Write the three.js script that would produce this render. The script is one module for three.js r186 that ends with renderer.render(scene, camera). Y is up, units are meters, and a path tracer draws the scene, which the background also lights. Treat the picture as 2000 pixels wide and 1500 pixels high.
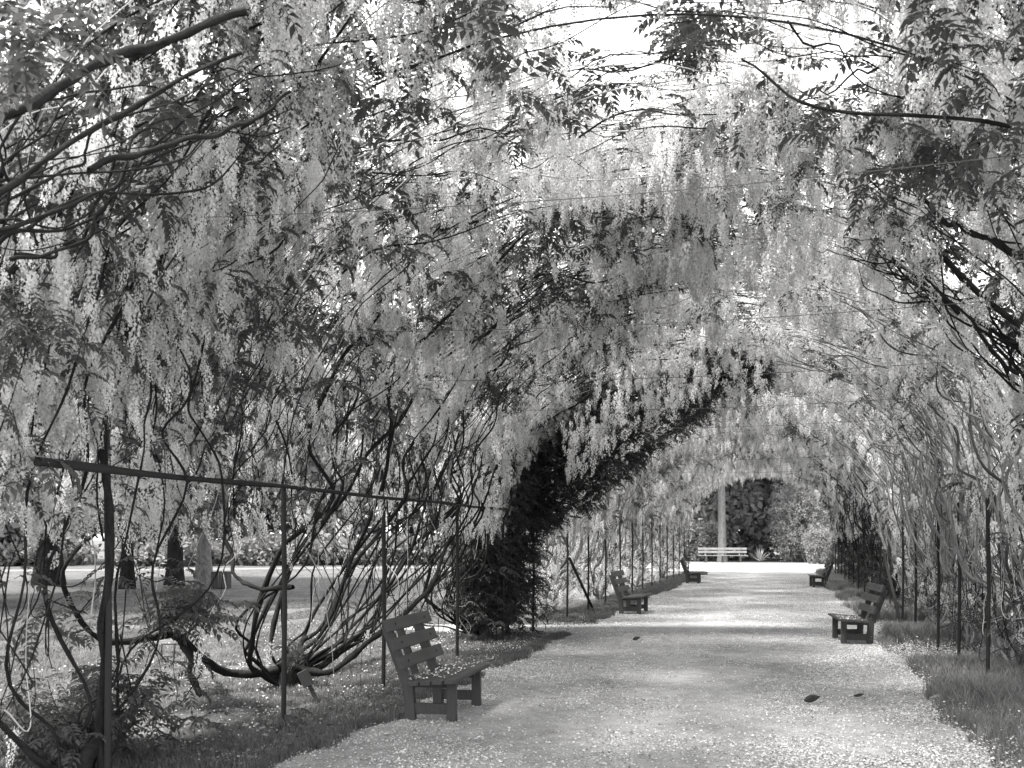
import * as THREE from 'three';
import { mergeGeometries } from 'three/addons/utils/BufferGeometryUtils.js';

// ---------------------------------------------------------------- camera, sky, sun, exposure
const scene = new THREE.Scene();
const EYE = 1.55, YAW = 0.2443, F = 2120, HORIZON = 1050;   // focal length and horizon in units of a 2000 x 1500 frame
const camera = new THREE.PerspectiveCamera(2 * Math.atan(1050 / F) * 180 / Math.PI, 2000 / 2100, 0.3, 900);
camera.position.set(0, EYE, 0);
camera.lookAt(-Math.sin(YAW), EYE, -Math.cos(YAW));
camera.setViewOffset(2000, 2100, 0, 0, 2000, 1500);          // a view camera with its front raised
camera.focus = 14; camera.userData.fStop = 5.6;
camera.updateMatrixWorld();

const renderer = new THREE.WebGLRenderer({ antialias: true });
renderer.toneMapping = THREE.LinearToneMapping;
renderer.toneMappingExposure = 2.85;
renderer.shadowMap.enabled = true;

{ // bright hazy sky, grey as on black and white film
  const w = 512, h = 256, d = new Float32Array(w * h * 4);
  for (let j = 0; j < h; j++) for (let i = 0; i < w; i++) {
    const el = ((j + 0.5) / h - 0.5) * Math.PI, az = (i + 0.5) / w * Math.PI * 2;
    const up = Math.max(0, Math.sin(el));
    let v = 0.98 - 0.22 * up;
    v += 0.04 * Math.sin(az * 3 + 1.3 + 2 * up) * Math.sin(el * 7 + az * 2) + 0.03 * Math.sin(az * 7 + el * 11);
    if (el < 0) v = 0.35;
    const k = (j * w + i) * 4; d[k] = d[k + 1] = d[k + 2] = v; d[k + 3] = 1;
  }
  const t = new THREE.DataTexture(d, w, h, THREE.RGBAFormat, THREE.FloatType);
  t.mapping = THREE.EquirectangularReflectionMapping; t.magFilter = THREE.LinearFilter; t.needsUpdate = true;
  scene.background = t; scene.environment = t;
}
const sun = new THREE.DirectionalLight(0xfffdfa, 4.4);
sun.position.set(-14, 50, 21);
sun.target.position.set(0, 0, 0);
sun.castShadow = true; sun.shadow.radius = 24;   // veiled by haze
sun.shadow.mapSize.set(4096, 4096);
Object.assign(sun.shadow.camera, { left: -70, right: 70, top: 90, bottom: -40, near: 1, far: 200 });
scene.add(sun, sun.target);

// ---------------------------------------------------------------- helpers
function rng(seed) { let a = seed >>> 0; return () => { a = (a + 0x6D2B79F5) | 0; let t = Math.imul(a ^ (a >>> 15), 1 | a); t = (t + Math.imul(t ^ (t >>> 7), 61 | t)) ^ t; return ((t ^ (t >>> 14)) >>> 0) / 4294967296; }; }
const lerp = (a, b, t) => a + (b - a) * t, clamp = (x, a, b) => Math.min(b, Math.max(a, x)), sstep = (a, b, x) => { const t = clamp((x - a) / (b - a), 0, 1); return t * t * (3 - 2 * t); };
const V = (x, y, z) => new THREE.Vector3(x, y, z);
const W = (u, y, v) => V(u, y, -v);                           // u across the walk, v along it
function hash(i, j, k) { let n = Math.imul(i, 374761393) + Math.imul(j, 668265263) + Math.imul(k, 2147483647 ^ 1274126177); n = Math.imul(n ^ (n >>> 13), 1274126177); return ((n ^ (n >>> 16)) >>> 0) / 4294967296; }
function noise(x, y, z = 0) {
  const i = Math.floor(x), j = Math.floor(y), k = Math.floor(z); let a = x - i, b = y - j, c = z - k;
  a = a * a * (3 - 2 * a); b = b * b * (3 - 2 * b); c = c * c * (3 - 2 * c);
  const L = (k) => lerp(lerp(hash(i, j, k), hash(i + 1, j, k), a), lerp(hash(i, j + 1, k), hash(i + 1, j + 1, k), a), b);
  return lerp(L(k), L(k + 1), c);
}
// a place from its distance ahead of the lens and its direction
function place(px, py, Z) { const X = (px - 1000) / F * Z, c = Math.cos(YAW), s = Math.sin(YAW); return W(X * c - Z * s, EYE + (HORIZON - py) / F * Z, X * s + Z * c); }
const onGround = (px, py) => { const p = place(px, py, EYE * F / (py - HORIZON)); p.y = 0; return p; };
function seen(p) { const c = Math.cos(YAW), s = Math.sin(YAW), u = p.x, v = -p.z, X = u * c + v * s, Z = -u * s + v * c; return { Z, px: 1000 + X / Z * F, py: HORIZON - (p.y - EYE) / Z * F }; }

const taken = new Map();
function numbered(name) { const n = taken.get(name) || 0; taken.set(name, n + 1); return n ? name + '_' + String(n).padStart(3, '0') : name; }
function tag(o, label, category, group) { o.userData.label = label; o.userData.category = category; if (group) o.userData.group = group; return o; }
function thing(name, label, category, pos, turn = 0, group) {
  const o = new THREE.Group(); o.name = numbered(name); scene.add(o);
  if (pos) o.position.copy(pos); o.rotation.y = turn;
  return tag(o, label, category, group);
}
const counts = new Map();
function part(parent, name, geo, mat, stuff) {
  const m = new THREE.Mesh(geo, mat);
  const key = parent.uuid + name, n = counts.get(key) || 0; counts.set(key, n + 1);
  m.name = n ? name + '_' + String(n).padStart(3, '0') : name;
  m.castShadow = m.receiveShadow = true; if (stuff) m.userData.kind = 'stuff';
  parent.add(m); return m;
}
function structure(name, geo, mat) { const m = new THREE.Mesh(geo, mat); m.name = name; m.userData.kind = 'structure'; m.receiveShadow = m.castShadow = true; scene.add(m); return m; }
const _m = new THREE.Matrix4(), _q = new THREE.Quaternion(), _e = new THREE.Euler();
function spread(parent, name, geo, mat, list, label) {         // list: {p, e:[x,y,z], s, c}
  if (!list.length) return null;
  const im = new THREE.InstancedMesh(geo, mat, list.length);
  const key = parent.uuid + name, n = counts.get(key) || 0; counts.set(key, n + 1);
  im.name = n ? name + '_' + String(n).padStart(3, '0') : name;
  const col = new THREE.Color(); const base = parent.isScene ? V(0, 0, 0) : parent.position;
  list.forEach((a, i) => {
    _q.setFromEuler(_e.set(a.e[0], a.e[1], a.e[2], 'YXZ'));
    const s = a.s; im.setMatrixAt(i, _m.compose(V(a.p.x - base.x, a.p.y - base.y, a.p.z - base.z), _q, typeof s === 'number' ? V(s, s, s) : s));
    if (a.c !== undefined) im.setColorAt(i, col.setRGB(a.c, a.c, a.c));
  });
  im.userData.kind = 'stuff'; if (label) im.userData.label = label;
  im.castShadow = im.receiveShadow = true; parent.add(im); return im;
}
class G {                                                      // collects triangles
  constructor() { this.p = []; this.n = []; this.uv = []; this.ix = []; }
  v(x, y, z, nx, ny, nz, u = 0, w = 0) { this.p.push(x, y, z); this.n.push(nx, ny, nz); this.uv.push(u, w); return this.p.length / 3 - 1; }
  tri(a, b, c) { const n = V().subVectors(b, a).cross(V().subVectors(c, a)).normalize(); const k = [a, b, c].map(q => this.v(q.x, q.y, q.z, n.x, n.y, n.z, q.x + q.z, q.y)); this.ix.push(...k); }
  quad(a, b, c, d) { this.tri(a, b, c); this.tri(a, c, d); }
  // tapered tube through points, r(t) radius
  tube(pts, r, radial = 6, rough = 0, seed = 1) {
    const n = pts.length, R = rng(seed); let up = V(0.31, 0.13, 0.94); const start = this.p.length / 3; let len = 0;
    for (let i = 0; i < n; i++) {
      const t = V().subVectors(pts[Math.min(n - 1, i + 1)], pts[Math.max(0, i - 1)]).normalize();
      const s = V().crossVectors(t, up); if (s.lengthSq() < 1e-6) s.set(1, 0, 0); s.normalize(); const b = V().crossVectors(s, t); up = b.clone().lerp(up, 0).normalize();
      if (i) len += pts[i].distanceTo(pts[i - 1]);
      const rad = typeof r === 'function' ? r(i / (n - 1)) : r;
      for (let k = 0; k <= radial; k++) {
        const a = k / radial * Math.PI * 2, q = rad * (1 + (k < radial ? rough * (R() - 0.5) : 0)), c = Math.cos(a), d = Math.sin(a);
        const nx = s.x * c + b.x * d, ny = s.y * c + b.y * d, nz = s.z * c + b.z * d;
        this.v(pts[i].x + nx * q, pts[i].y + ny * q, pts[i].z + nz * q, nx, ny, nz, k / radial * (rad > 0.12 ? 2 : 0.5), len);
      }
    }
    const w = radial + 1;
    for (let i = 0; i < n - 1; i++) for (let k = 0; k < radial; k++) { const a = start + i * w + k; this.ix.push(a, a + w, a + 1, a + 1, a + w, a + w + 1); }
    for (const [i, dir] of [[0, 1], [n - 1, -1]]) { // end caps
      const c = this.v(pts[i].x, pts[i].y, pts[i].z, 0, -dir, 0); for (let k = 0; k < radial; k++) this.ix.push(c, start + i * w + k + (dir > 0 ? 1 : 0), start + i * w + k + (dir > 0 ? 0 : 1));
    }
    return this;
  }
  build() {
    const g = new THREE.BufferGeometry();
    g.setAttribute('position', new THREE.Float32BufferAttribute(this.p, 3)); g.setAttribute('normal', new THREE.Float32BufferAttribute(this.n, 3)); g.setAttribute('uv', new THREE.Float32BufferAttribute(this.uv, 2));
    g.setIndex(this.ix); return g;
  }
}
// a board with bevelled long edges, centred
function board(w, h, d, bev = 0.006) {
  const s = new THREE.Shape(); const a = w / 2, b = h / 2;
  s.moveTo(-a + bev, -b); s.lineTo(a - bev, -b); s.lineTo(a, -b + bev); s.lineTo(a, b - bev); s.lineTo(a - bev, b); s.lineTo(-a + bev, b); s.lineTo(-a, b - bev); s.lineTo(-a, -b + bev);
  const g = new THREE.ExtrudeGeometry(s, { depth: d - 2 * bev * 0.5, bevelEnabled: true, bevelSize: bev * 0.4, bevelThickness: bev * 0.5, bevelSegments: 1, steps: 1 }); g.translate(0, 0, -d / 2 + bev * 0.5);
  return g;
}
function grid2(w, h, fn) { const d = new Uint8Array(w * h * 4); for (let j = 0; j < h; j++) for (let i = 0; i < w; i++) { const v = clamp(fn(i, j), 0, 1) * 255, k = (j * w + i) * 4; d[k] = d[k + 1] = d[k + 2] = v; d[k + 3] = 255; } const t = new THREE.DataTexture(d, w, h); t.wrapS = t.wrapT = THREE.RepeatWrapping; t.magFilter = THREE.LinearFilter; t.minFilter = THREE.LinearMipmapLinearFilter; t.generateMipmaps = true; t.needsUpdate = true; return t; }
function wrapNoise(i, j, w, n, seed) { // tiling value noise with n cells across
  const x = i / w * n, y = j / w * n, a = Math.floor(x), b = Math.floor(y); let p = x - a, q = y - b; p = p * p * (3 - 2 * p); q = q * q * (3 - 2 * q);
  const h = (c, d) => hash(((c % n) + n) % n, ((d % n) + n) % n, seed);
  return lerp(lerp(h(a, b), h(a + 1, b), p), lerp(h(a, b + 1), h(a + 1, b + 1), p), q);
}
const grey = (v, o = {}) => new THREE.MeshPhysicalMaterial({ color: new THREE.Color().setRGB(v, v, v), roughness: 0.85, ...o });
const leafy = (v, tr = 0.35, o = {}) => new THREE.MeshPhysicalMaterial({ color: new THREE.Color().setRGB(v, v, v), roughness: 0.95, transmission: tr, thickness: 0, side: THREE.DoubleSide, specularIntensity: 0.4, ...o });

const barkTex = grid2(128, 512, (i, j) => 0.25 + 0.55 * wrapNoise(i, j * 0.25, 128, 16, 3) * (0.6 + 0.4 * wrapNoise(i, j * 0.25, 128, 5, 4)) + 0.25 * wrapNoise(i, j, 128, 32, 5));
const woodTex = grid2(256, 256, (i, j) => 0.62 + 0.3 * (wrapNoise(i * 1, j * 0.06, 256, 64, 7) - 0.5) + 0.25 * wrapNoise(i, j, 256, 6, 8));
const M = {
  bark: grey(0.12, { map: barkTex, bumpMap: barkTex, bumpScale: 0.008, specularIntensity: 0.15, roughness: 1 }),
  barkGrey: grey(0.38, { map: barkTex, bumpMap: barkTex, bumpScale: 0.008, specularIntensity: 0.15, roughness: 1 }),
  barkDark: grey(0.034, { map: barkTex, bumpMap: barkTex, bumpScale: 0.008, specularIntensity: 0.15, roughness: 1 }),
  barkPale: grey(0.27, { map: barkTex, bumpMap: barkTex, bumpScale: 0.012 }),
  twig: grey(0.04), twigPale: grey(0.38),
  iron: grey(0.03, { roughness: 0.9, specularIntensity: 0.3 }), wire: grey(0.1, { roughness: 0.8 }),
  bench: grey(0.055, { map: woodTex, roughness: 0.62, bumpMap: woodTex, bumpScale: 0.001 }),
  white: grey(0.24, { map: woodTex, roughness: 0.6 }),
  petal: leafy(0.82, 0.4), petalGround: leafy(0.8, 0.15),
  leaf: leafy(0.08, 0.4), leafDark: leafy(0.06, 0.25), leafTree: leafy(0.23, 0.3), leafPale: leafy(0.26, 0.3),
  grass: leafy(0.19, 0.35), grassDark: leafy(0.26, 0.3),
};

// ---------------------------------------------------------------- ground
const lawnTex = grid2(1024, 1024, (i, j) => 0.42 + 0.3 * (wrapNoise(i, j, 1024, 9, 11) - 0.5) + 0.4 * (wrapNoise(i, j, 1024, 60, 12) - 0.5) + 0.5 * (wrapNoise(i, j, 1024, 300, 13) - 0.5));
const pathTex = grid2(1024, 1024, (i, j) => { const f = wrapNoise(i, j, 1024, 400, 23), g = wrapNoise(i, j, 1024, 220, 24); return 0.55 + 0.2 * (wrapNoise(i, j, 1024, 5, 21) - 0.5) + 0.22 * (wrapNoise(i, j, 1024, 28, 22) - 0.5) + 0.3 * (f - 0.5) + (g > 0.8 ? 0.2 : 0) - (f < 0.12 ? 0.2 : 0); });
const soilTex = grid2(512, 512, (i, j) => 0.45 + 0.4 * (wrapNoise(i, j, 512, 14, 31) - 0.5) + 0.6 * (wrapNoise(i, j, 512, 120, 32) - 0.5));
function sheet(poly, y, tile, holes) { // flat polygon of [u, v] pairs, uv in metres / tile
  const s = new THREE.Shape(poly.map(([u, v]) => new THREE.Vector2(u, v))); const g = new THREE.ShapeGeometry(s); const p = g.attributes.position, uv = [];
  for (let i = 0; i < p.count; i++) { const u = p.getX(i), v = p.getY(i); uv.push(u / tile, v / tile); p.setXYZ(i, u, y, -v); }
  g.setAttribute('uv', new THREE.Float32BufferAttribute(uv, 2)); const nn = []; for (let i = 0; i < p.count; i++) nn.push(0, 1, 0); g.setAttribute('normal', new THREE.Float32BufferAttribute(nn, 3)); return g;
}
const edge = (u, v, s, a) => u + a * (noise(v * 0.9, s) - 0.5) + a * 0.6 * (noise(v * 3.1, s + 9) - 0.5);
const PL = -3.2, PR = 1.4;
structure('lawn', sheet([[-420, -40], [420, -40], [420, 600], [-420, 600]], 0, 5), grey(0.23, { map: lawnTex, bumpMap: lawnTex, bumpScale: 0.02 }));
{
  const strip = (u0, u1, v0, v1, s, a) => { const l = [], r = []; for (let v = v0; v <= v1; v += 0.25) { l.push([edge(u0, v, s, a), v]); r.push([edge(u1, v, s + 40, a), v]); } return [...l, ...r.reverse()]; };
  structure('soil_strip_left', sheet(strip(-5.0, PL + 0.3, -4, 17.1, 3, 0.5), 0.004, 2), grey(0.27, { map: soilTex, bumpMap: soilTex, bumpScale: 0.03 }));
  structure('soil_strip_right', sheet(strip(PR - 0.3, 3.4, -4, 18.6, 5, 0.5), 0.004, 2), grey(0.27, { map: soilTex, bumpMap: soilTex, bumpScale: 0.03 }));
  structure('far_soil_strip_left', sheet(strip(-4.8, PL + 0.3, 19.2, 49, 13, 0.5), 0.004, 2), grey(0.27, { map: soilTex, bumpMap: soilTex, bumpScale: 0.03 }));
  structure('far_soil_strip_right', sheet(strip(PR - 0.3, 3.2, 21.4, 49, 15, 0.5), 0.004, 2), grey(0.27, { map: soilTex, bumpMap: soilTex, bumpScale: 0.03 }));
  const gravel = grey(0.5, { map: pathTex, bumpMap: pathTex, bumpScale: 0.012, roughness: 0.95 });
  structure('path', sheet(strip(PL, PR, -4, 50.2, 1, 0.3), 0.012, 3), gravel);
  // a paler, slightly skewed path crosses the walk
  structure('cross_path', sheet([[-6.6, 17.3], [-4.4, 16.75], [2.2, 19.0], [40, 30], [40, 33], [2.2, 21.1], [-4.4, 18.7], [-6.2, 18.4]], 0.008, 3), grey(0.43, { map: pathTex, bumpMap: pathTex, bumpScale: 0.01 }));
  structure('sunny_court', sheet([[-9, 50], [3.2, 50], [9, 55], [11, 67], [-4, 68.5], [-13, 64]], 0.008, 3), grey(0.55, { map: pathTex, bumpMap: pathTex, bumpScale: 0.01 }));
  const a = onGround(-500, 1117), b = onGround(1150, 1104), c = onGround(1150, 1107.5), d = onGround(-500, 1121);
  structure('lawn_path', sheet([[a.x, -a.z], [b.x, -b.z], [c.x, -c.z], [d.x, -d.z]], 0.008, 3), grey(0.3, { map: pathTex }));
}

// ---------------------------------------------------------------- arbour of iron posts, rails and hoops
const UC = -0.96, HW = 3.02, SPRING = 1.97, RISE = 2.38;
// s from 0 (left springing) over the crown to 1 (right springing); below 0 and above 1 down the sides
function shell(s, off = 0) {
  if (s < 0) return { u: UC - HW - off, y: SPRING + s * 9, nu: -1, ny: 0 };
  if (s > 1) return { u: UC + HW + off, y: SPRING - (s - 1) * 9, nu: 1, ny: 0 };
  const a = Math.PI * (1 - s), c = Math.cos(a), d = Math.sin(a);
  return { u: UC + (HW + off) * c, y: SPRING + (RISE + off) * d, nu: c, ny: d };
}
function arbour(label, left, right, ribs, railL, railR, wires) {
  const t = thing('garden_arbour', label, 'arbour');
  const pole = (u, v, h, r) => part(t, 'post', new G().tube([W(u, -0.05, v), W(u + 0.012, h * 0.5, v), W(u, h, v)], r, 8).build(), M.iron);
  left.forEach((v) => pole(UC - HW, v, SPRING, 0.021)); right.forEach((v) => pole(UC + HW, v, SPRING, 0.021));
  for (const [side, list] of [[-1, railL], [1, railR]]) for (const [v0, v1] of list) {
    const pts = []; for (let v = v0; v <= v1 + 0.01; v += (v1 - v0) / 24) pts.push(W(UC + side * HW + 0.05, SPRING - 0.01 + 0.007 * Math.sin(v * 1.7), v));
    part(t, 'rail', new G().tube(pts, (k) => 0.017 + 0.012 * Math.exp(-k * 9) + 0.002 * Math.sin(k * 37), 8, 0.25, v0 * 10).build(), M.iron);
  }
  for (const v of ribs) { const pts = []; for (let i = 0; i <= 36; i++) { const q = shell(i / 36); pts.push(W(q.u, q.y, v)); } part(t, 'hoop', new G().tube(pts, 0.006, 6).build(), M.iron); }
  for (const [v, y] of wires) { const x = HW * Math.sqrt(1 - ((y - SPRING) / RISE) ** 2) + 0.05; const pts = []; for (let i = 0; i <= 12; i++) { const k = i / 12; pts.push(W(UC - x + 2 * x * k, y - 0.06 * Math.sin(Math.PI * k), v)); } part(t, 'tie_wire', new G().tube(pts, 0.0028, 5).build(), M.wire); }
  return t;
}
const range = (a, b, d) => { const r = []; for (let x = a; x <= b + 1e-6; x += d) r.push(+x.toFixed(2)); return r; };
arbour('near iron arbour with a straight rail over its left posts by the closest bench', [3.4, 5.8, 8.2, 10.5, 13.1, 15.4, 17.4], [4.6, 7.2, 9.6, 12.1, 14.0, 15.8, 18.4], [3.4, 5.8, 8.2, 10.5, 13.1, 15.4, 17.4], [[5.1, 15.6]], [], [[5.8, 3.45], [8.2, 3.22], [10.5, 3.15], [13.1, 3.15], [15.4, 3.15]]);
const far = arbour('far iron arbour beyond the cross path, ending at the sunny court', range(20.3, 47.9, 2.3), range(20.3, 47.9, 2.3), range(20.3, 47.9, 2.3), [[20.0, 23.2]], [], range(22.6, 45.6, 4.6).map((v) => [v, 3.2]));
part(far, 'brace', new G().tube([W(UC - HW + 0.02, 0.05, 23.0), W(UC - HW + 0.02, 1.15, 20.45)], 0.03, 8).build(), M.iron);
part(far, 'brace', new G().tube([W(UC + HW - 0.02, 0.05, 20.5), W(UC + HW - 0.1, 1.3, 23.0)], 0.03, 8).build(), M.iron);

// ---------------------------------------------------------------- wisteria: one raceme, one leaf, one tuft
function racemeGeo(seed, len, n, size) {
  const R = rng(seed), g = new G();
  const pts = []; for (let i = 0; i <= 5; i++) pts.push(V((0.008 + 0.002 * (seed % 4)) * i * Math.sin(i * 0.8 + seed) * 0.6, -len * i / 5, 0.008 * i * Math.cos(i * 0.7 + seed) * 0.6));
  g.tube(pts, (t) => 0.0028 * (1 - 0.6 * t), 3);
  for (let i = 0; i < n; i++) {
    const t = 0.1 + 0.9 * (i + R() * 0.8) / n, y = -len * t, a = i * 2.39996 + R() * 0.7, young = 1 - 0.72 * t ** 1.6;
    const rad = (0.022 + 0.036 * R()) * young * (t < 0.22 ? 0.5 + 2.3 * t : 1), k = size * (0.75 + 0.5 * R()) * (0.35 + 0.65 * young);
    const o = V(Math.cos(a), 0.1 - 0.3 * R(), Math.sin(a)).normalize(), s = V(-o.z, 0.4 * (R() - 0.5), o.x).normalize(), up = V().crossVectors(s, o).multiplyScalar(-1); if (up.y < 0) up.multiplyScalar(-1);
    const f = Math.floor(t * 5), q = t * 5 - f, c = V().lerpVectors(pts[Math.min(5, f)], pts[Math.min(5, f + 1)], q).addScaledVector(o, rad);
    const P = (x, y2, z) => c.clone().addScaledVector(s, x * k).addScaledVector(up, y2 * k).addScaledVector(o, z * k);
    g.quad(P(0, -0.15, 0), P(0.62, 0.4, 0.28), P(0, 1.0, 0.05), P(-0.62, 0.4, 0.28));   // standard petal
    g.tri(P(-0.28, 0, 0.1), P(0.28, 0, 0.1), P(0, -0.35, 0.95));                         // wings and keel
  }
  return g.build();
}
function leafletTo(g, base, dir, side, w, len, droop) {
  const tip = base.clone().addScaledVector(dir, len); tip.y -= droop * len; const mid = base.clone().addScaledVector(dir, len * 0.45); mid.y -= droop * len * 0.25;
  const up = V(0, 1, 0), a = mid.clone().addScaledVector(side, w).addScaledVector(up, w * 0.35), b = mid.clone().addScaledVector(side, -w).addScaledVector(up, w * 0.35);
  g.tri(base, a, tip); g.tri(base, tip, b); g.tri(base, mid, a); 
}
function pinnate(g, o, az, el, len, R, pairs = 5, lw = 0.014, ll = 0.058) {
  const pts = []; let p = o.clone(), e = el; for (let i = 0; i <= pairs + 1; i++) { pts.push(p.clone()); p = p.clone().add(V(Math.cos(e) * Math.cos(az), Math.sin(e), Math.cos(e) * Math.sin(az)).multiplyScalar(len / (pairs + 1))); e -= 0.22; }
  g.tube(pts, 0.0018, 3);
  for (let i = 1; i <= pairs + 1; i++) {
    const d = V().subVectors(pts[i], pts[i - 1]).normalize(), s = V(-Math.sin(az), 0, Math.cos(az)), k = (0.75 + 0.35 * Math.sin(i / pairs * 2.6)) * (0.85 + 0.3 * R());
    if (i > pairs) { leafletTo(g, pts[i], d, s, lw * k, ll * k, 0.3); break; }
    for (const q of [-1, 1]) { const dir = d.clone().multiplyScalar(0.55).addScaledVector(s, q * (0.75 + 0.2 * R())); dir.y += 0.25 * (R() - 0.6); dir.normalize(); const sd = V().crossVectors(dir, V(0, 1, 0)).normalize(); leafletTo(g, pts[i], dir, sd, lw * k, ll * k, 0.2 + 0.3 * R()); }
  }
}
function leafGeo(seed) { const R = rng(seed), g = new G(); pinnate(g, V(0, 0, 0), 0, 0.3, 0.24, R); return g.build(); }
function tuftGeo(seed, n) { const R = rng(seed), g = new G(); for (let i = 0; i < n; i++) pinnate(g, V((R() - 0.5) * 0.1, (R() - 0.5) * 0.1, (R() - 0.5) * 0.1), i / n * 6.28 + R(), 0.9 - 1.2 * R(), 0.15 + 0.08 * R(), R, 5, 0.013, 0.049); return g.build(); }
const RAC = [racemeGeo(11, 0.25, 62, 0.021), racemeGeo(12, 0.3, 72, 0.021), racemeGeo(13, 0.34, 78, 0.02), racemeGeo(14, 0.2, 50, 0.022), racemeGeo(15, 0.16, 40, 0.023), racemeGeo(16, 0.28, 58, 0.021), racemeGeo(18, 0.23, 54, 0.022)];
const RACF = [racemeGeo(41, 0.26, 26, 0.036), racemeGeo(42, 0.32, 30, 0.036), racemeGeo(43, 0.36, 34, 0.034), racemeGeo(44, 0.21, 22, 0.037), racemeGeo(45, 0.17, 18, 0.038), racemeGeo(46, 0.29, 26, 0.036), racemeGeo(47, 0.24, 24, 0.036)];
const TUFT = [tuftGeo(21, 5), tuftGeo(22, 5), tuftGeo(23, 4), tuftGeo(24, 6)];
const LEAF = [leafGeo(31), leafGeo(32), leafGeo(33)];

// ---------------------------------------------------------------- wisteria vines
function curve(ctrl, n, wob, R) {
  const c = new THREE.CatmullRomCurve3(ctrl, false, 'centripetal'); const pts = c.getPoints(n), a = R() * 50;
  return pts.map((p, i) => V(p.x + wob * (noise(i * 0.22, a) - 0.5) * 2, Math.max(-0.03, p.y + wob * (noise(i * 0.22, a + 20) - 0.5) * 1.6), p.z + wob * (noise(i * 0.22, a + 40) - 0.5) * 2));
}
let vineSeed = 100;
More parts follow.
